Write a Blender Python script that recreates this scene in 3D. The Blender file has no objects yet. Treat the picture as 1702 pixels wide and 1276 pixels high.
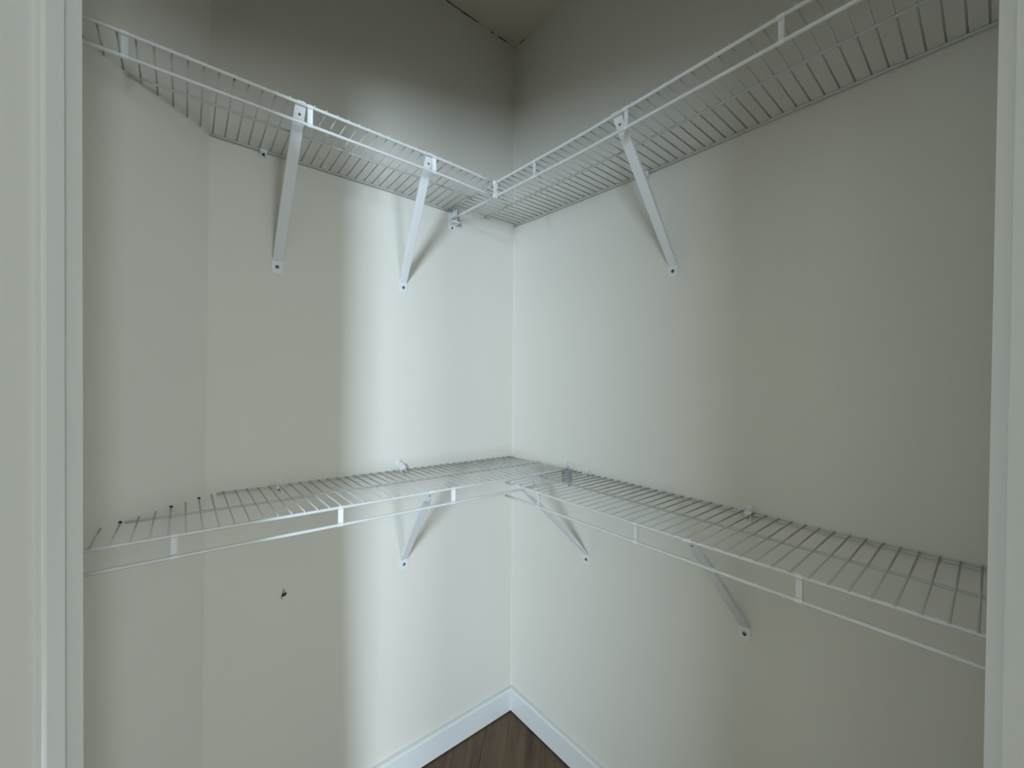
import bpy, bmesh, math, random
from mathutils import Vector, Matrix

random.seed(7)
sc = bpy.context.scene
col = sc.collection

# ------------------------------------------------------------------ camera
K = 1.12                                   # metres per layout unit
cam_data = bpy.data.cameras.new('camera')
cam_data.sensor_fit = 'HORIZONTAL'
cam_data.sensor_width = 36.0
cam_data.lens = 36.0 * 670.81 / 1702.0
cam_data.clip_start = 0.02
cam = bpy.data.objects.new('camera', cam_data)
col.objects.link(cam)
_rt = Vector((0.77558419, -0.6312078, 0.00677357))
_up = Vector((-0.00906767, -0.00041104, 0.9999588))
_fw = Vector((0.63117901, 0.77561366, 0.00604238))
_m = Matrix((_rt, _up, -_fw)).transposed().to_4x4()
_m.translation = Vector((-0.9456, -1.15506, 1.1818)) * K
cam.matrix_world = _m
sc.camera = cam

# ------------------------------------------------------------------ world, daylight, exposure
sc.view_settings.view_transform = 'Standard'
sc.view_settings.look = 'None'
sc.view_settings.gamma = 1.0
sc.view_settings.use_curve_mapping = False
sc.view_settings.exposure = 0.0

world = bpy.data.worlds.new('world')
sc.world = world
world.use_nodes = True
world.node_tree.nodes['Background'].inputs[0].default_value = (0.62, 0.78, 1.0, 1)
world.node_tree.nodes['Background'].inputs[1].default_value = 0.6

R2 = math.sqrt(0.5)
def D(q, e, z=0.0):
    """doorway frame: q to the right, e into the closet"""
    return Vector(((q + e) * R2, (e - q) * R2, z))

ROOM_BACK = -4.7
WINDOWS = [  # q0, q1, z0, z1, power
    (-0.40, -0.06, 0.65, 2.15, 150, (0.68, 0.845, 1.0)),
    (3.00, 3.90, 0.35, 2.15, 76, (0.79, 0.92, 1.0)),
]
for q0, q1, z0, z1, pw, lc in WINDOWS:
    ld = bpy.data.lights.new('window_daylight', 'AREA')
    ld.shape = 'RECTANGLE'
    ld.size = q1 - q0
    ld.size_y = z1 - z0
    ld.energy = pw
    ld.color = lc
    lo = bpy.data.objects.new('window_daylight', ld)
    col.objects.link(lo)
    ez = -Vector((R2, R2, 0))              # lamp shines along its -Z: into the room, +e
    ex = Vector((R2, -R2, 0))
    ey = ez.cross(ex)
    mm = Matrix((ex, ey, ez)).transposed().to_4x4()
    mm.translation = D((q0 + q1) / 2, ROOM_BACK + 0.01, (z0 + z1) / 2)
    lo.matrix_world = mm

# ------------------------------------------------------------------ materials
def new_mat(name, rgb, rough=0.6, metal=0.0, spec=0.4):
    m = bpy.data.materials.new(name)
    m.use_nodes = True
    b = m.node_tree.nodes['Principled BSDF']
    b.inputs['Base Color'].default_value = (*rgb, 1)
    b.inputs['Roughness'].default_value = rough
    b.inputs['Metallic'].default_value = metal
    b.inputs['Specular IOR Level'].default_value = spec
    return m

def paint(name, rgb, rough, bump=0.05, scale=260.0, mottle=0.03, spec=0.3):
    m = new_mat(name, rgb, rough, spec=spec)
    nt = m.node_tree; N = nt.nodes; Lk = nt.links
    b = N['Principled BSDF']
    tc = N.new('ShaderNodeTexCoord')
    n1 = N.new('ShaderNodeTexNoise'); n1.inputs['Scale'].default_value = scale
    n1.inputs['Detail'].default_value = 3
    bp = N.new('ShaderNodeBump'); bp.inputs['Strength'].default_value = bump
    bp.inputs['Distance'].default_value = 0.002
    Lk.new(tc.outputs['Object'], n1.inputs['Vector'])
    Lk.new(n1.outputs['Fac'], bp.inputs['Height'])
    Lk.new(bp.outputs['Normal'], b.inputs['Normal'])
    n2 = N.new('ShaderNodeTexNoise'); n2.inputs['Scale'].default_value = 2.2
    n2.inputs['Detail'].default_value = 4
    Lk.new(tc.outputs['Object'], n2.inputs['Vector'])
    mx = N.new('ShaderNodeMix'); mx.data_type = 'RGBA'
    mx.inputs[6].default_value = (*[c * (1 - mottle) for c in rgb], 1)
    mx.inputs[7].default_value = (*[min(1, c * (1 + mottle)) for c in rgb], 1)
    Lk.new(n2.outputs['Fac'], mx.inputs[0])
    Lk.new(mx.outputs[2], b.inputs['Base Color'])
    return m

M = {}
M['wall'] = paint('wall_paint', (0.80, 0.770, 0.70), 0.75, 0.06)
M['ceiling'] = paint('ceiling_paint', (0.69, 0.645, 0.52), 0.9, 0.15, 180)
M['trim'] = paint('trim_paint', (0.77, 0.765, 0.735), 0.38, 0.02, 90, 0.015, 0.45)
M['base'] = paint('baseboard_paint', (0.80, 0.81, 0.81), 0.42, 0.02, 90, 0.015, 0.45)
M['caulk'] = new_mat('caulk', (0.62, 0.62, 0.60), 0.7)
M['wire'] = paint('white_vinyl_wire', (0.76, 0.77, 0.76), 0.32, 0.02, 300, 0.02, 0.5)
M['cross'] = paint('shaded_vinyl_wire', (0.60, 0.60, 0.58), 0.4, 0.02, 300, 0.02, 0.4)  # same vinyl as the front rods, shade on the thin wires painted in
M['bracket'] = paint('white_powder_coat', (0.83, 0.83, 0.84), 0.35, 0.02, 300, 0.02, 0.5)
M['plastic'] = new_mat('white_plastic', (0.82, 0.83, 0.84), 0.35)
M['grey'] = new_mat('shaded_cup_plastic', (0.46, 0.47, 0.48), 0.5)  # grey holds the shade on the lower rod cup
M['screw'] = new_mat('steel_screw', (0.30, 0.30, 0.30), 0.35, 0.9)
M['dark'] = new_mat('dark_gap', (0.012, 0.011, 0.010), 0.8)
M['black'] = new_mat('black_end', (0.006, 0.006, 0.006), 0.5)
M['torn'] = new_mat('torn_paper', (0.40, 0.42, 0.40), 0.9)

def wood(name):
    m = new_mat(name, (0.2, 0.14, 0.09), 0.5)
    nt = m.node_tree; N = nt.nodes; Lk = nt.links
    b = N['Principled BSDF']
    tc = N.new('ShaderNodeTexCoord')
    oi = N.new('ShaderNodeObjectInfo')
    ad = N.new('ShaderNodeVectorMath'); ad.operation = 'ADD'
    cb = N.new('ShaderNodeCombineXYZ')
    ml = N.new('ShaderNodeMath'); ml.operation = 'MULTIPLY'; ml.inputs[1].default_value = 37.0
    Lk.new(oi.outputs['Random'], ml.inputs[0])
    Lk.new(ml.outputs[0], cb.inputs[0]); Lk.new(ml.outputs[0], cb.inputs[1])
    Lk.new(tc.outputs['Object'], ad.inputs[0]); Lk.new(cb.outputs[0], ad.inputs[1])
    mp = N.new('ShaderNodeMapping'); mp.inputs['Scale'].default_value = (28, 1.6, 1)
    Lk.new(ad.outputs[0], mp.inputs['Vector'])
    n1 = N.new('ShaderNodeTexNoise'); n1.inputs['Scale'].default_value = 2.2
    n1.inputs['Detail'].default_value = 8; n1.inputs['Roughness'].default_value = 0.62
    n1.inputs['Distortion'].default_value = 0.6
    Lk.new(mp.outputs[0], n1.inputs['Vector'])
    cr = N.new('ShaderNodeValToRGB')
    cr.color_ramp.elements[0].position = 0.28; cr.color_ramp.elements[0].color = (0.074, 0.046, 0.025, 1)
    cr.color_ramp.elements[1].position = 0.72; cr.color_ramp.elements[1].color = (0.158, 0.102, 0.056, 1)
    Lk.new(n1.outputs['Fac'], cr.inputs[0])
    # darker knots
    mp2 = N.new('ShaderNodeMapping'); mp2.inputs['Scale'].default_value = (9, 2.6, 1)
    Lk.new(ad.outputs[0], mp2.inputs['Vector'])
    n2 = N.new('ShaderNodeTexNoise'); n2.inputs['Scale'].default_value = 1.3; n2.inputs['Detail'].default_value = 3
    Lk.new(mp2.outputs[0], n2.inputs['Vector'])
    r2 = N.new('ShaderNodeValToRGB')
    r2.color_ramp.elements[0].position = 0.30; r2.color_ramp.elements[0].color = (0.55, 0.5, 0.46, 1)
    r2.color_ramp.elements[1].position = 0.48; r2.color_ramp.elements[1].color = (1, 1, 1, 1)
    Lk.new(n2.outputs['Fac'], r2.inputs[0])
    mx = N.new('ShaderNodeMix'); mx.data_type = 'RGBA'; mx.blend_type = 'MULTIPLY'
    mx.inputs[0].default_value = 1.0
    Lk.new(cr.outputs[0], mx.inputs[6]); Lk.new(r2.outputs[0], mx.inputs[7])
    Lk.new(mx.outputs[2], b.inputs['Base Color'])
    bp = N.new('ShaderNodeBump'); bp.inputs['Strength'].default_value = 0.12; bp.inputs['Distance'].default_value = 0.001
    Lk.new(n1.outputs['Fac'], bp.inputs['Height']); Lk.new(bp.outputs['Normal'], b.inputs['Normal'])
    return m
M['wood'] = wood('oak_laminate')

# ------------------------------------------------------------------ mesh helpers
def new_obj(name, bm, mat, parent=None, smooth=False):
    bmesh.ops.recalc_face_normals(bm, faces=bm.faces[:])
    me = bpy.data.meshes.new(name)
    bm.to_mesh(me); bm.free()
    if smooth:
        for p in me.polygons: p.use_smooth = True
    me.materials.append(M[mat] if isinstance(mat, str) else mat)
    o = bpy.data.objects.new(name, me)
    col.objects.link(o)
    if parent is not None: o.parent = parent
    return o

def tag(o, label=None, cat=None, group=None, kind=None):
    if label: o['label'] = label
    if cat: o['category'] = cat
    if group: o['group'] = group
    if kind: o['kind'] = kind
    return o

def add_box(bm, lo, hi, bevel=0.0):
    v = [bm.verts.new((x, y, z)) for z in (lo[2], hi[2]) for y in (lo[1], hi[1]) for x in (lo[0], hi[0])]
    fs = [bm.faces.new([v[i] for i in f]) for f in
          ((0, 2, 3, 1), (4, 5, 7, 6), (0, 1, 5, 4), (2, 6, 7, 3), (0, 4, 6, 2), (1, 3, 7, 5))]
    if bevel:
        es = list({e for f in fs for e in f.edges})
        bmesh.ops.bevel(bm, geom=es, offset=bevel, segments=2, affect='EDGES', profile=0.6)
    return v

def add_tube(bm, pts, r, seg=10, cap=True):
    pts = [Vector(p) for p in pts]
    rings = []
    for i, p in enumerate(pts):
        t = (pts[min(i + 1, len(pts) - 1)] - pts[max(i - 1, 0)]).normalized()
        ref = Vector((0, 0, 1)) if abs(t.z) < 0.9 else Vector((1, 0, 0))
        a = t.cross(ref).normalized(); b = t.cross(a)
        rr = r[i] if isinstance(r, (list, tuple)) else r
        rings.append([bm.verts.new(p + (a * math.cos(k * math.tau / seg) + b * math.sin(k * math.tau / seg)) * rr) for k in range(seg)])
    for A, B in zip(rings, rings[1:]):
        for k in range(seg):
            bm.faces.new((A[k], A[(k + 1) % seg], B[(k + 1) % seg], B[k]))
    if cap:
        bm.faces.new(rings[0][::-1]); bm.faces.new(rings[-1])

def add_prism(bm, poly, axis_vec):
    """poly: list of 3D points (planar), extruded by axis_vec"""
    a = [bm.verts.new(p) for p in poly]
    b = [bm.verts.new(Vector(p) + Vector(axis_vec)) for p in poly]
    n = len(a)
    bm.faces.new(a[::-1]); bm.faces.new(b)
    for i in range(n):
        bm.faces.new((a[i], a[(i + 1) % n], b[(i + 1) % n], b[i]))

def prism_xy(bm, pts2, z0, z1):
    add_prism(bm, [(x, y, z0) for x, y in pts2], (0, 0, z1 - z0))

# ------------------------------------------------------------------ layout (already in metres after K)
H = 2.44 * K
ANG = 0.01356
BEND = 0.905 * K                          # where the left wall turns 45 degrees
RB = 1.30 * K
DOOR_E = -1.6637 + 0.45                   # closet-side face of the door wall
DOOR_OUT = DOOR_E - 0.125
QC = 0.1659
JL, JR = QC - 0.589, QC + 0.435           # door opening
HEAD = 2.02
RQ = RB * R2                              # right return wall
LQ = -BEND * R2
rdir = Vector((math.sin(ANG), -math.cos(ANG), 0))
rnor = Vector((-math.cos(ANG), -math.sin(ANG), 0))

# ------------------------------------------------------------------ structure: closet shell
T = 0.10
bm = bmesh.new()
add_box(bm, (-BEND, 0, 0), (T, T, H)); w = new_obj('wall_left', bm, 'wall'); tag(w, 'plain off-white left closet wall carrying two wire shelves', kind='structure')
wall_left = w
rb = rdir * RB
bm = bmesh.new()
prism_xy(bm, [(0, 0), (rb.x, rb.y), (rb.x - rnor.x * T, rb.y - rnor.y * T), (-rnor.x * T, 0)], 0, H)
w = new_obj('wall_right', bm, 'wall'); tag(w, 'plain off-white right closet wall, shaded toward the doorway', kind='structure')
wall_right = w
# 45 degree wall on the left
bm = bmesh.new()
a = D(LQ, LQ); b = D(LQ, DOOR_E); c = D(LQ - T, DOOR_E); d_ = D(LQ - T, LQ)
prism_xy(bm, [(p.x, p.y) for p in (a, b, c, (d_ + Vector((0, 0, 0))))], 0, H)
w = new_obj('wall_angled', bm, 'wall'); tag(w, 'short angled off-white wall between the left wall and the door jamb', kind='structure')
bm = bmesh.new()
rbq = (rb.x - rb.y) * R2; rbe = (rb.x + rb.y) * R2
a = D(rbq, rbe); b = D(rbq, DOOR_E); c = D(rbq + T, DOOR_E); d_ = D(rbq + T, rbe)
prism_xy(bm, [(p.x, p.y) for p in (a, b, c, d_)], 0, H)
w = new_obj('wall_angled_right', bm, 'wall'); tag(w, 'short angled wall hidden behind the right door jamb', kind='structure')

RQ0, RQ1 = -2.0, 4.3
def dbox(bm, q0, q1, e0, e1, z0, z1):
    prism_xy(bm, [tuple(D(q, e).xy) for q, e in ((q0, e0), (q1, e0), (q1, e1), (q0, e1))], z0, z1)
JT = 0.02
bm = bmesh.new()
dbox(bm, RQ0, JL - JT, DOOR_OUT, DOOR_E, 0, H)
dbox(bm, JR + JT, RQ1, DOOR_OUT, DOOR_E, 0, H)
dbox(bm, JL - JT, JR + JT, DOOR_OUT, DOOR_E, HEAD + JT, H)
w = new_obj('wall_front', bm, 'wall'); tag(w, 'wall with the doorway the closet is seen through', kind='structure')
# room behind the camera, with two window openings
bm = bmesh.new()
edges = [RQ0] + [v for wd in WINDOWS for v in wd[:2]] + [RQ1]
for i in range(0, len(edges), 2):
    dbox(bm, edges[i], edges[i + 1], ROOM_BACK - 0.12, ROOM_BACK, 0, H)
for q0, q1, z0, z1, *_ in WINDOWS:
    dbox(bm, q0, q1, ROOM_BACK - 0.12, ROOM_BACK, 0, z0)
    dbox(bm, q0, q1, ROOM_BACK - 0.12, ROOM_BACK, z1, H)
w = new_obj('wall_back', bm, 'wall'); tag(w, 'window wall of the room behind the viewer', kind='structure')
bm = bmesh.new(); dbox(bm, RQ0 - .1, RQ0, ROOM_BACK - .12, DOOR_E, 0, H)
tag(new_obj('wall_room_left', bm, 'wall'), 'left wall of the room behind the viewer', kind='structure')
bm = bmesh.new(); dbox(bm, RQ1, RQ1 + .1, ROOM_BACK - .12, DOOR_E, 0, H)
tag(new_obj('wall_room_right', bm, 'wall'), 'right wall of the room behind the viewer', kind='structure')

bm = bmesh.new(); dbox(bm, -0.072, 0.52, -3.52, -3.38, 0, H)  # added out of view to cast the soft shadow edge on the right wall
tag(new_obj('blocker_pier', bm, 'wall'), 'added unseen pier behind the viewer, blocking window light from the right wall', kind='structure')

bm = bmesh.new()
dbox(bm, RQ0 - .1, RQ1 + .1, ROOM_BACK - .12, 0.12, H, H + 0.1)
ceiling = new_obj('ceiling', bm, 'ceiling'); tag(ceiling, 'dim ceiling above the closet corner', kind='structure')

# floor slab + planks
bm = bmesh.new()
dbox(bm, RQ0 - .1, RQ1 + .1, ROOM_BACK - .12, 0.12, -0.06, -0.008)
floor = new_obj('floor', bm, 'wood'); tag(floor, 'brown wood-look plank floor in the closet corner', kind='structure')
PW, PL, GAP = 0.23, 1.22, 0.0004
bm = bmesh.new()
add_box(bm, (-PW / 2 + GAP, -PL / 2 + GAP, -0.008), (PW / 2 - GAP, PL / 2 - GAP, 0.0), 0.0006)
plank0 = new_obj('plank', bm, 'wood', floor)
k = 0
for i in range(-12, 24):
    off = [0.0, 0.45, 0.83, 0.2, 0.62][i % 5]
    for j in range(-4, 1):
        q = 0.03 + i * PW; e = -0.35 + j * PL + off
        if q < RQ0 - .1 or q > RQ1 + .1 or e > 0.75 or e < ROOM_BACK: continue
        o = plank0 if k == 0 else plank0.copy()
        if k: col.objects.link(o); o.parent = floor
        o.location = D(q, e); o.rotation_euler = (0, 0, -math.pi / 4)
        k += 1

# baseboards (with a caulk line on top), set a hair above the floor
BH, BT = 0.0803 * K, 0.012 * K
def baseboard(name, pts, label):
    """pts: two wall points, interior on the right of p0->p1 given by normal n"""
    p0, p1, n = pts
    p0 = Vector((*p0, 0)); p1 = Vector((*p1, 0)); n = Vector((*n, 0)).normalized()
    prof = [(0.0005, 0.005), (BT, 0.005), (BT, BH - 0.006), (BT - 0.002, BH - 0.0015), (BT - 0.006, BH), (0.0005, BH)]
    bm = bmesh.new()
    add_prism(bm, [p0 + n * o_ + Vector((0, 0, z)) for o_, z in prof], p1 - p0)
    o = new_obj(name, bm, 'base'); tag(o, label, kind='structure')
    bm = bmesh.new()
    add_prism(bm, [p0 + n * 0.0004 + Vector((0, 0, BH - 0.001)), p0 + n * 0.0075 + Vector((0, 0, BH - 0.001)), p0 + n * 0.0004 + Vector((0, 0, BH + 0.005))], p1 - p0)
    new_obj('caulk_line', bm, 'caulk', o)
    return o
bl = baseboard('baseboard_left', ((0.0, 0), (-BEND, 0), (0, -1)), 'white baseboard along the foot of the left wall')
baseboard('baseboard_right', ((0, 0), (rb.x, rb.y), (rnor.x, rnor.y)), 'white baseboard along the foot of the right wall')
a = D(LQ, LQ); b = D(LQ, DOOR_E)
baseboard('baseboard_angled', ((a.x, a.y), (b.x, b.y), (R2, -R2)), 'white baseboard along the foot of the short angled wall')
# small nick on the left baseboard
bm = bmesh.new()
bmesh.ops.create_uvsphere(bm, u_segments=8, v_segments=5, radius=0.0022)
o = new_obj('paint_nick', bm, 'caulk', bl); o.location = (-0.15, -BT - 0.0002, 0.045); o.scale = (1, .3, 1)
# caulk fillet in the wall corner
bm = bmesh.new()
prism_xy(bm, [(-0.0002, -0.0002), (-0.004, -0.0002), (-0.0014, -0.0014), (-0.0002, -0.004)], BH, H - 0.002)
new_obj('corner_caulk', bm, 'wall', wall_left)

# door jambs with stops (the frame the closet is seen through)
def lean(o, k):
    for v in o.data.vertices:
        dq = k * (v.co.z - 1.32)
        v.co.x += dq * R2; v.co.y -= dq * R2
def jamb(name, q, s, label, k):
    bm = bmesh.new(); dbox(bm, min(q, q - s * JT), max(q, q - s * JT), DOOR_OUT - 0.004, DOOR_E, 0, HEAD + JT)
    o = new_obj(name, bm, 'trim'); tag(o, label, kind='structure'); lean(o, k)
    bm = bmesh.new()
    st0, st1, th = DOOR_E - 0.0475, DOOR_E - 0.0262, 0.0112
    P = [(q, st0), (q + s * (th - 0.003), st0), (q + s * (th - 0.0008), st0 + 0.0008), (q + s * th, st0 + 0.003), (q + s * th, st1 - 0.001), (q + s * (th - 0.001), st1), (q, st1)]
    prism_xy(bm, [tuple(D(*p).xy) for p in P], 0, HEAD)
    lean(new_obj('door_stop', bm, 'trim', o), k)
    # casing on the room side
    bm = bmesh.new()
    dbox(bm, min(q - s * .005, q - s * .065), max(q - s * .005, q - s * .065), DOOR_OUT - 0.018, DOOR_OUT, 0, HEAD + .06)
    new_obj('casing', bm, 'trim', o)
jamb('trim_1', JL, 1, 'painted left door jamb with a raised door stop', -0.017)
jamb('trim_2', JR, -1, 'painted right door jamb with a door stop, at the frame edge', 0.019)
bm = bmesh.new(); dbox(bm, JL - JT, JR + JT, DOOR_OUT - 0.004, DOOR_E, HEAD, HEAD + JT)
tag(new_obj('trim_3', bm, 'trim'), 'head jamb above the doorway', kind='structure')

# added unseen door leaf, keeps window light off the left jamb and stop
bm = bmesh.new()
dl0, dl1 = -0.432, -0.397
dbox(bm, dl0, dl1, -2.19, -1.375, 0.01, 1.99)
door = new_obj('blocker_door', bm, 'trim'); tag(door, 'added unseen door leaf blocking window light from the left jamb', kind='structure')
for (z0_, z1_) in ((0.22, 0.95), (1.08, 1.84)):
    bm = bmesh.new()
    for a0, a1, b0, b1 in ((-2.07, -1.495, z0_, z0_ + .02), (-2.07, -1.495, z1_ - .02, z1_), (-2.07, -2.05, z0_, z1_), (-1.515, -1.495, z0_, z1_)):
        dbox(bm, dl1, dl1 + .006, a0, a1, b0, b1)
    new_obj('panel_moulding', bm, 'trim', door)
bm = bmesh.new()
c_ = D(dl1, -2.12, 1.0); n_ = Vector((R2, -R2, 0))
add_tube(bm, [c_, c_ + n_ * .02, c_ + n_ * .03, c_ + n_ * .05, c_ + n_ * .06], [.011, .010, .022, .026, .012], 16)
new_obj('knob', bm, 'screw', door, True)

# crack along the ceiling joint (child of the ceiling)
def crack(pts, wdt, wall):
    """pts: (s along wall, drop below ceiling)"""
    bm = bmesh.new()
    up = []; dn = []
    for i, (s, dz) in enumerate(pts):
        hw = wdt * (0.25 if i in (0, len(pts) - 1) else random.uniform(0.6, 1.3))
        for lst, sg in ((up, 1), (dn, -1)):
            lst.append((s, dz + sg * hw))
    poly = up + dn[::-1]
    if wall == 'L':
        P = [Vector((-s, 0.0, H - dz)) for s, dz in poly]; n = Vector((0, -0.0012, 0))
    else:
        P = [Vector((rdir.x * s, rdir.y * s, H - dz)) for s, dz in poly]; n = rnor * 0.0012
    add_prism(bm, P, n)
    new_obj('crack', bm, 'dark', ceiling)
def cz(n, a, b):
    return [(a + (b - a) * i / n, 0.002 + random.uniform(0, 0.003)) for i in range(n + 1)]
crack(cz(8, 0.335, 0.185), 0.0016, 'L')
crack(cz(3, 0.127, 0.112), 0.0015, 'L')
crack(cz(4, 0.092, 0.045), 0.0015, 'L')
crack(cz(2, 0.008, 0.0005), 0.0022, 'L')
crack(cz(3, 0.028, 0.062), 0.0011, 'R')

# ------------------------------------------------------------------ wall frames for the fittings
class Frame:
    """local x runs along the wall (signed), y away from the wall, z up"""
    def __init__(self, wall, s0, z0):
        self.wall = wall; self.s0 = s0; self.z0 = z0
        self.sg = 1 if wall == 'L' else -1
    def root(self, name, label, cat, group=None):
        o = bpy.data.objects.new(name, None); col.objects.link(o)
        o.empty_display_size = 0.05
        if self.wall == 'L':
            o.location = (-self.s0, 0, self.z0); o.rotation_euler = (0, 0, math.pi)
        else:
            p = rdir * self.s0
            o.location = (p.x, p.y, self.z0); o.rotation_euler = (0, 0, math.pi / 2 + ANG)
        tag(o, label, cat, group)
        return o
    def __call__(self, s, off, z):
        return Vector((self.sg * (s - self.s0), off, z - self.z0))

R_FRONT, R_MID, R_BACK, R_WIRE = 0.0037, 0.0028, 0.0030, 0.0016
PITCH = 0.0228 * K
SH = {  # zbase, depth, mid, lip drop, tilt, slope  (layout units)
    'UL': (1.7574, 0.2454, 0.1288, 0.0387, 0.0108, -0.0055),
    'UR': (1.7574, 0.2695, 0.1405, 0.0387, -0.0169, -0.0157),
    'LL': (0.9230, 0.2793, 0.1458, 0.0360, 0.0010, 0.0068),
    'LR': (0.9230, 0.2605, 0.1322, 0.0360, 0.0002, -0.0157),
}
def zsh(key, s, off):
    z0, dp, md, lip, t, a = SH[key]
    z = z0 * K + t * off + a * s
    u = s / K                                # slight bow near the corner
    if key == 'UR': z += K * 0.014 * max(0.0, 1 - u / 0.55)
    if key == 'UL': z -= K * 0.005 * max(0.0, 1 - (u - 0.27) / 0.16)
    return z
BK = 0.008 * K

wire_bm = bmesh.new()
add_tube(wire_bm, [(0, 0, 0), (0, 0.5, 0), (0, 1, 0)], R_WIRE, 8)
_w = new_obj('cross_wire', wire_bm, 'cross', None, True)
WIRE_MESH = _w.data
bpy.data.objects.remove(_w)

def shelf(key, s0, s1, s_wire0, phase, spacers, label, cut=None, front_s0=None, caps=(), marks=()):
    z0, dp, md, lip, t, a = SH[key]
    dp *= K; md *= K; lip *= K
    fr = Frame(key[1], s0, z0 * K)
    root = fr.root('wire_shelf', label, 'wire shelf', 'white wire closet shelves')
    def rod(name, sa, sb, off, dz, r, mat='wire'):
        bm = bmesh.new()
        n = 18
        pts = [fr(sa + (sb - sa) * i / n, off, zsh(key, sa + (sb - sa) * i / n, off) + dz) for i in range(n + 1)]
        add_tube(bm, pts, r, 12)
        return new_obj(name, bm, mat, root, True)
    CB = cut * K if cut else 0
    wall_end = lambda off: (CB + off - 0.002) if cut else s1
    f0 = s0 if front_s0 is None else front_s0
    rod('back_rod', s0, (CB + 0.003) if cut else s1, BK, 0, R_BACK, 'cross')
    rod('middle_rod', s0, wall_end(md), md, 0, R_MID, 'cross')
    rod('front_rod', f0, wall_end(dp), dp, 0, R_FRONT)
    rod('lip_rod', f0, wall_end(dp), dp, -lip, R_FRONT)
    # spacers between the two front rods
    for s in spacers:
        s *= K
        bm = bmesh.new()
        zt = zsh(key, s, dp)
        c = fr(s, dp, zt)
        hw = 0.0053
        # folded strap: flat face with a slight return on each side
        add_box(bm, (c.x - hw, dp - 0.0042, c.z - lip - 0.001), (c.x + hw, dp - 0.0026, c.z + 0.001), 0.0005)
        add_box(bm, (c.x - hw, dp - 0.0042, c.z - lip + 0.001), (c.x - hw + 0.0014, dp + 0.0022, c.z - 0.001), 0.0004)
        add_tube(bm, [(c.x - hw, dp, c.z), (c.x + hw, dp, c.z)], R_FRONT + 0.0009, 12)
        add_tube(bm, [(c.x - hw, dp, c.z - lip), (c.x + hw, dp, c.z - lip)], R_FRONT + 0.0009, 12)
        new_obj('spacer', bm, 'bracket', root)
    # cross wires on top of the rods
    s = phase * K
    while s > s_wire0: s -= PITCH
    s += PITCH
    tip = dp + 0.004
    while s < (CB + dp - 0.01 if cut else s1 - 0.002):
        o0 = 0.0022
        if cut and s > CB: o0 = max(o0, s - CB + 0.002)
        ln = tip - o0
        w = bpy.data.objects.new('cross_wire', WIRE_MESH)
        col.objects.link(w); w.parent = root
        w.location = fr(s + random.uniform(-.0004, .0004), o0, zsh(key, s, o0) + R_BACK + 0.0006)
        w.scale = (1, ln, 1)
        w.rotation_euler = (math.atan(t), 0, 0)
        s += PITCH
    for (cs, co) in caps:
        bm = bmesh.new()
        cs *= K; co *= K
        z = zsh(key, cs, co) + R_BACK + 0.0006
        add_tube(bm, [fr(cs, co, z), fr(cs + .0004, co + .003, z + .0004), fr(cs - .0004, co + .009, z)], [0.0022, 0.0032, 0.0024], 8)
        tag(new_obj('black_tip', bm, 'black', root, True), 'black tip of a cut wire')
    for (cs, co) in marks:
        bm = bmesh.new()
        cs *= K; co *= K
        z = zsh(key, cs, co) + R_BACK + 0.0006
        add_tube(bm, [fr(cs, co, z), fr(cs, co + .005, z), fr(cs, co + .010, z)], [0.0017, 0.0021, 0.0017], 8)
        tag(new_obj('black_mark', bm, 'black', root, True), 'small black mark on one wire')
    return root

shelf('UL', 0.2715 * K, 1.13 * K, 0.2745 * K, 1.0585, (0.4619, 0.7474, 1.0252),
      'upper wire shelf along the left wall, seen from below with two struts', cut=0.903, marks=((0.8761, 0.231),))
shelf('UR', 0.006, RB - 0.03, 0.010, 1.1383, (0.3949, 0.6662, 0.9374),
      'upper wire shelf along the right wall, seen from below with one strut')
shelf('LL', 0.006, 1.13 * K, 0.010, 1.0538, (0.1441, 0.4192, 0.6894, 0.955),
      'lower wire shelf along the left wall with black wire tips at its cut end', cut=0.882,
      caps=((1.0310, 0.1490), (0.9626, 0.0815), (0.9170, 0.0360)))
shelf('LR', 0.2815 * K, RB - 0.03, 0.285 * K, 1.1307, (0.4082, 0.6871, 0.9592),
      'lower wire shelf along the right wall, running behind the right jamb')

# ------------------------------------------------------------------ screws
def screw(root, x, y, z, r=0.0042, mat='screw'):
    bm = bmesh.new()
    bmesh.ops.create_uvsphere(bm, u_segments=14, v_segments=8, radius=r)
    for v in bm.verts: v.co = Vector((v.co.x, v.co.y * 0.5, v.co.z))
    o = new_obj('screw', bm, mat, root, True)
    o.location = (x, y, z)
    bm = bmesh.new()
    add_box(bm, (-r * .62, r * .36, -r * .13), (r * .62, r * .54, r * .13))
    add_box(bm, (-r * .13, r * .36, -r * .62), (r * .13, r * .54, r * .62))
    new_obj('screw_slot', bm, 'dark', o)
    return o

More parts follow.
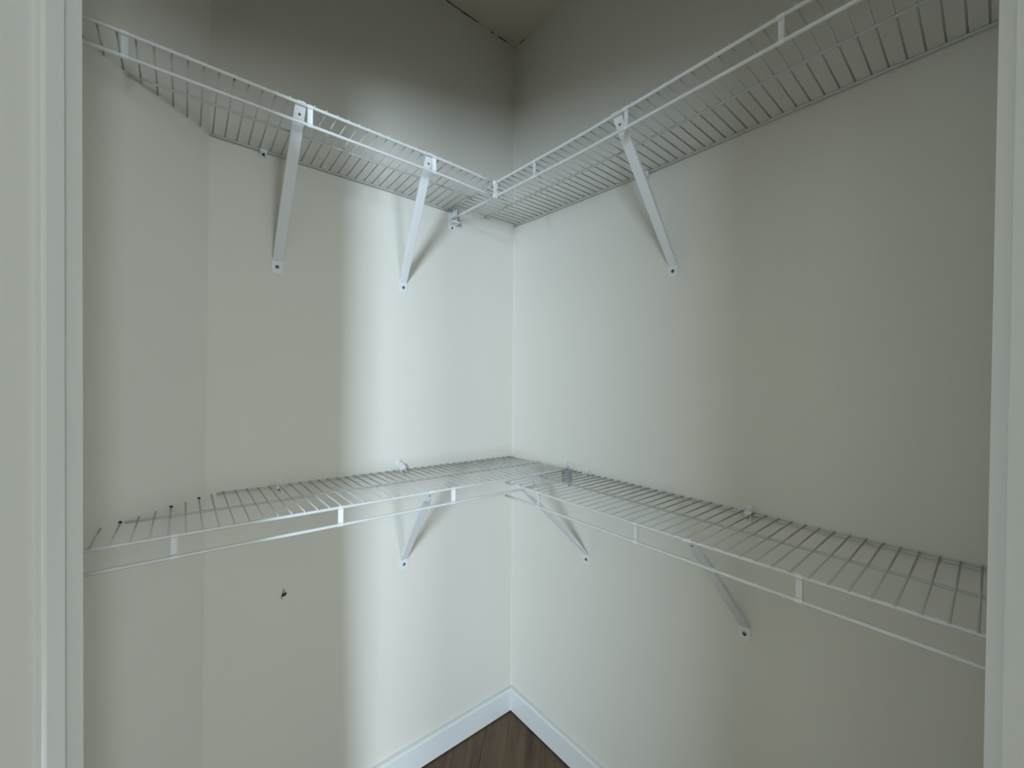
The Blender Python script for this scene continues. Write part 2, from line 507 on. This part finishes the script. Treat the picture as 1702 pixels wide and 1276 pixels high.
# ------------------------------------------------------------------ diagonal support brackets
def strut_bracket(key, s_top, s_foot, z_foot, label, group):
    z0, dp, md, lip, t, a = SH[key]
    dp *= K; lip *= K; s_top *= K; s_foot *= K; z_foot *= K
    fr = Frame(key[1], s_foot, z_foot)
    root = fr.root('support_bracket', label, 'bracket', group)
    zt = zsh(key, s_top, dp)
    hw = 0.0124
    P0 = fr(s_top, dp - 0.0055, zt - 0.002)          # top, just behind the front rod
    P1 = fr(s_foot, 0.0035, z_foot + 0.016)           # where the strut reaches the wall
    ax = (P1 - P0); Ln = ax.length; ax.normalize()
    side = Vector((1, 0, 0)); side = (side - ax * side.dot(ax)).normalized()
    nrm = side.cross(ax)
    if nrm.y < 0: nrm = -nrm                          # faces out and down
    # formed channel: outer face + two flanges whose depth swells in the middle
    bm = bmesh.new()
    st = [(0.0, .92, .0016), (0.06, .95, .0016), (0.13, 1.0, .003), (0.22, 1.0, .008), (0.5, 1.0, .010), (0.8, .98, .009), (0.92, .95, .004), (1.0, .92, .0016)]
    rings = []
    for f, wv, dep in st:
        c = P0 + ax * (Ln * f)
        w_ = hw * wv; th = 0.0013
        prof = [(-w_, -dep), (-w_, -0.0006), (-w_ + 0.001, 0.0), (w_ - 0.001, 0.0), (w_, -0.0006), (w_, -dep), (w_ - th, -dep), (w_ - th, -th), (-w_ + th, -th), (-w_ + th, -dep)]
        rings.append([bm.verts.new(c + side * x + nrm * y) for x, y in prof])
    for A, B in zip(rings, rings[1:]):
        for i in range(len(A)):
            bm.faces.new((A[i], A[(i + 1) % len(A)], B[(i + 1) % len(A)], B[i]))
    bm.faces.new(rings[0]); bm.faces.new(rings[-1][::-1])
    strut = new_obj('strut', bm, 'bracket', root)
    # rivet hole near the top
    c = P0 + ax * 0.018 + nrm * 0.0002
    bm = bmesh.new()
    add_tube(bm, [c - nrm * 0.0005, c + nrm * 0.0006], 0.0028, 12)
    new_obj('strut_hole', bm, 'screw', strut)
    # hook over the front rod
    bm = bmesh.new()
    c = fr(s_top, dp, zt)
    arc = [c + Vector((0, 0.0052 * math.cos(th_), 0.0052 * math.sin(th_))) for th_ in [math.radians(d) for d in (-20, 15, 50, 85, 120, 155, 190, 215)]]
    inn = [c + Vector((0, 0.0039 * math.cos(th_), 0.0039 * math.sin(th_))) for th_ in [math.radians(d) for d in (-20, 15, 50, 85, 120, 155, 190, 215)]]
    A = []
    for x in (-0.0085, 0.0085):
        A.append(([bm.verts.new(p + Vector((x, 0, 0))) for p in arc], [bm.verts.new(p + Vector((x, 0, 0))) for p in inn]))
    n = len(arc)
    for i in range(n - 1):
        bm.faces.new((A[0][0][i], A[0][0][i + 1], A[1][0][i + 1], A[1][0][i]))
        bm.faces.new((A[0][1][i], A[1][1][i], A[1][1][i + 1], A[0][1][i + 1]))
        for e_ in (0, 1):
            bm.faces.new((A[e_][0][i], A[e_][1][i], A[e_][1][i + 1], A[e_][0][i + 1]))
    for i in (0, n - 1):
        bm.faces.new((A[0][0][i], A[1][0][i], A[1][1][i], A[0][1][i]))
    new_obj('hook', bm, 'bracket', root)
    # foot plate against the wall, rounded lower edge
    bm = bmesh.new()
    fw_ = 0.0134
    pl = [(-fw_, 0.024), (fw_, 0.024), (fw_ + .0006, -0.013), (fw_ - .003, -0.0164), (0, -0.0180), (-fw_ + .003, -0.0164), (-fw_ - .0006, -0.013)]
    add_prism(bm, [Vector((x, 0.0006, z)) for x, z in pl], (0, 0.0018, 0))
    new_obj('foot_plate', bm, 'bracket', root)
    screw(root, 0, 0.0026, 0, 0.0054)
    return root

G = 'diagonal struts holding the wire shelves'
strut_bracket('UL', 0.7645, 0.7666, 1.4762, 'diagonal strut under the upper left shelf, nearer the doorway', G)
strut_bracket('UL', 0.4719, 0.4330, 1.4782, 'diagonal strut under the upper left shelf, nearer the closet corner', G)
strut_bracket('UR', 0.6415, 0.6231, 1.4741, 'diagonal strut under the upper shelf on the right wall', G)
strut_bracket('LL', 0.4790, 0.4236, 0.6423, 'diagonal strut under the lower shelf on the left wall', G)
strut_bracket('LR', 0.3346, 0.3505, 0.6612, 'diagonal strut under the lower right shelf, nearer the closet corner', G)
strut_bracket('LR', 0.7930, 0.7920, 0.6462, 'diagonal strut under the lower right shelf, nearer the doorway', G)

# ------------------------------------------------------------------ small wall clips on the back rods
def wall_clip(key, s, label, tilt=0.0, lift=0.0, size=1.35):
    s *= K
    zr = zsh(key, s, BK)
    fr = Frame(key[1], s, zr)
    root = fr.root('wall_clip', label, 'clip', 'plastic clips holding the back rods')
    root.scale = (size, size, size)
    BK_ = BK / size
    if tilt or lift:
        root.location.z += lift
        root.rotation_euler = (root.rotation_euler[0], root.rotation_euler[1] + tilt, root.rotation_euler[2])
    # C-shaped saddle round the rod
    bm = bmesh.new()
    angs = [math.radians(d) for d in (-115, -80, -40, 0, 40, 80, 110)]
    ro, ri = 0.0056, 0.0036
    A = []
    for x in (-0.0058, 0.0058):
        A.append(([bm.verts.new((x, BK_ + ro * math.cos(a), ro * math.sin(a))) for a in angs], [bm.verts.new((x, BK_ + ri * math.cos(a), ri * math.sin(a))) for a in angs]))
    n = len(angs)
    for i in range(n - 1):
        bm.faces.new((A[0][0][i], A[0][0][i + 1], A[1][0][i + 1], A[1][0][i]))
        bm.faces.new((A[0][1][i], A[1][1][i], A[1][1][i + 1], A[0][1][i + 1]))
        for e_ in (0, 1):
            bm.faces.new((A[e_][0][i], A[e_][1][i], A[e_][1][i + 1], A[e_][0][i + 1]))
    for i in (0, n - 1):
        bm.faces.new((A[0][0][i], A[1][0][i], A[1][1][i], A[0][1][i]))
    new_obj('saddle', bm, 'plastic', root)
    # back flange on the wall with a nail above the rod, and two prongs below
    bm = bmesh.new()
    pts = [(-0.0058, -0.011), (0.0058, -0.011), (0.0058, 0.008)] + [(0.0058 * math.cos(a), 0.010 + 0.0058 * math.sin(a)) for a in [math.radians(d) for d in (0, 35, 70, 110, 145, 180)]] + [(-0.0058, 0.008)]
    add_prism(bm, [Vector((x, 0.0004, z)) for x, z in pts], (0, 0.0022, 0))
    new_obj('flange', bm, 'plastic', root)
    bm = bmesh.new()
    for x in (-0.0045, 0.0025):
        add_box(bm, (x, 0.0026, -0.0115), (x + 0.002, BK_ + 0.004, -0.0040), 0.0004)
    new_obj('prong', bm, 'plastic', root)
    bm = bmesh.new()
    add_tube(bm, [(0, 0.0024, 0.0115), (0, 0.0040, 0.0115), (0, 0.0046, 0.0115)], [0.0034, 0.0034, 0.002], 12)
    new_obj('nail_head', bm, 'plastic', root)
    bm = bmesh.new()
    add_box(bm, (-0.0030, 0.0024, -0.0085), (0.0018, 0.0034, -0.0052))
    new_obj('clip_slot', bm, 'dark', root)
    return root
wall_clip('UL', 0.7995, 'small plastic clip on the upper left back rod beside the outer strut')
wall_clip('UL', 0.3880, 'small plastic clip on the upper left back rod near the corner strut')
wall_clip('UR', 0.5527, 'small plastic clip on the upper right back rod beside its strut')
wall_clip('LL', 0.7590, 'small plastic clip on the lower left back rod, left of the loose one')
wall_clip('LL', 0.4358, 'loose tilted white clip pulled off the lower left back rod', tilt=0.45, lift=0.010, size=1.9)
wall_clip('LR', 0.3509, 'small plastic clip on the lower right back rod next to the end bracket')
wall_clip('LR', 0.8020, 'small plastic clip on the lower right back rod, in mid wall')

# ------------------------------------------------------------------ end brackets where one shelf meets the other wall
def end_bracket(wall, s, zc, label, boxed):
    s *= K; zc *= K
    fr = Frame(wall, s, zc)
    root = fr.root('end_bracket', label, 'bracket', 'end brackets at the closet corner')
    x1 = 0.0155
    bm = bmesh.new()
    pl = [(-x1, 0.037), (x1, 0.037), (x1, -0.038), (x1 - .003, -0.0405), (-x1 + .003, -0.0405), (-x1, -0.038)]
    add_prism(bm, [Vector((x, 0.0005, z)) for x, z in pl], (0, 0.0016, 0))
    new_obj('wall_plate', bm, 'bracket', root)
    bm = bmesh.new()
    if boxed:
        # closed cup: front, two sides and a floor
        add_box(bm, (-x1 + .001, 0.019, -0.026), (x1 - .001, 0.021, 0.026), 0.0006)
        add_box(bm, (-x1 + .001, 0.002, -0.0265), (x1 - .001, 0.021, -0.0245), 0.0005)
        add_box(bm, (-x1 + .001, 0.002, -0.026), (-x1 + .003, 0.0205, 0.026), 0.0004)
        add_box(bm, (x1 - .003, 0.002, -0.026), (x1 - .001, 0.0205, 0.026), 0.0004)
        new_obj('rod_cup', bm, 'grey', root)
        for i in range(5):
            zz = 0.0215 - i * 0.0104
            bm = bmesh.new()
            add_box(bm, (x1 - .0070, 0.0208, zz - 0.0024), (x1 - .0002, 0.0215, zz + 0.0024))
            new_obj('slot', bm, 'dark', root)
        bm = bmesh.new()
        for x in (-.006, .001, .008):
            add_box(bm, (x, 0.002, 0.030), (x + .0022, 0.007, 0.052), 0.0006)
        new_obj('upper_prong', bm, 'bracket', root)
    else:
        # open tray: side flange toward the doorway, open toward the corner
        add_box(bm, (-x1 * .45, 0.002, -0.020), (-x1 * .45 + .002, 0.026, 0.030), 0.0005)
        add_box(bm, (-x1 - .001, 0.002, -0.0225), (x1 * .9, 0.028, -0.0203), 0.0005)
        add_box(bm, (-x1 * .45, 0.002, -0.020), (x1 * .9, 0.0035, 0.030), 0.0004)
        new_obj('rod_tray', bm, 'bracket', root)
        bm = bmesh.new()
        add_box(bm, (-x1 - .001, 0.0262, -0.0225), (x1 * .9, 0.028, -0.014), 0.0005)
        new_obj('tray_lip', bm, 'bracket', root)
        bm = bmesh.new()
        add_box(bm, (-x1 * .45 - .0006, 0.006, -0.016), (-x1 * .45, 0.020, 0.027))
        new_obj('slot', bm, 'dark', root)
    screw(root, -0.001, 0.0022, -0.0325, 0.0046)
    screw(root, 0.003, 0.0022, 0.0318, 0.0036)
    return root
end_bracket('L', 0.2660, 1.7300, 'white end bracket on the left wall under the upper corner', False)
end_bracket('R', 0.2793, 0.9010, 'slotted end bracket with shade painted into its grey cup, on the right wall at the lower corner', True)

# ------------------------------------------------------------------ connector joining the two upper shelves
z0, dpl, mdl, lip, t, a = SH['UL']
fr = Frame('L', 0.2705 * K, z0 * K)
root = fr.root('corner_connector', 'white vertical connector joining the two upper shelves at their inner corner', 'connector')
yy = dpl * K
zt = zsh('UL', 0.27 * K, yy); lp = lip * K
c = fr(0.2705 * K, yy, zt)
bm = bmesh.new()
add_box(bm, (c.x - 0.0062, yy - 0.003, c.z - lp - 0.005), (c.x + 0.0062, yy + 0.0055, c.z + 0.005), 0.0018)
new_obj('connector_body', bm, 'plastic', root, False)
for dz in (0, -lp):
    bm = bmesh.new()
    add_tube(bm, [(c.x - 0.012, yy, c.z + dz), (c.x + 0.012, yy, c.z + dz)], 0.0055, 12)
    new_obj('rod_sleeve', bm, 'plastic', root, True)
for dz in (-0.002, -lp * 0.62):
    screw(root, c.x, yy + 0.0052, c.z + dz, 0.0030, 'plastic')

# ------------------------------------------------------------------ torn anchor hole on the left wall
fr = Frame('L', 0.7439 * K, 0.6519 * K)
root = fr.root('anchor_hole', 'torn dark screw-anchor hole in the left wall below the lower shelf', 'wall anchor')
bm = bmesh.new()
pl = [(-.0062, .000), (-.0045, .0042), (-.001, .0058), (.0015, .0040), (.0050, .0062), (.0066, .0030), (.0048, -.0012), (.0040, -.0050), (.0015, -.0028), (-.0020, -.0052), (-.0050, -.0030)]
add_prism(bm, [Vector((-x, 0.0002, z)) for x, z in pl], (0, 0.0012, 0))
new_obj('hole', bm, 'black', root)
bm = bmesh.new()
pl = [(-.0055, .006), (-.0012, .0185), (.0004, .0182), (.0036, .007), (.0000, .0066)]
add_prism(bm, [Vector((-x, 0.0002, z)) for x, z in pl], (0, 0.0020, 0))
new_obj('torn_flap', bm, 'torn', root)
bm = bmesh.new()
pl = [(-.0080, -.0015), (-.0050, -.0035), (-.0035, -.0065), (-.0040, -.0105), (-.0065, -.0112), (-.0085, -.0070)]
add_prism(bm, [Vector((-x, 0.0002, z)) for x, z in pl], (0, 0.0012, 0))
new_obj('torn_flap', bm, 'torn', root)
bm = bmesh.new()
add_tube(bm, [(-.0008, 0.001, .0008), (-.0008, 0.0042, .0012)], [0.0026, 0.0018], 8)
new_obj('anchor_stub', bm, 'screw', root, True)
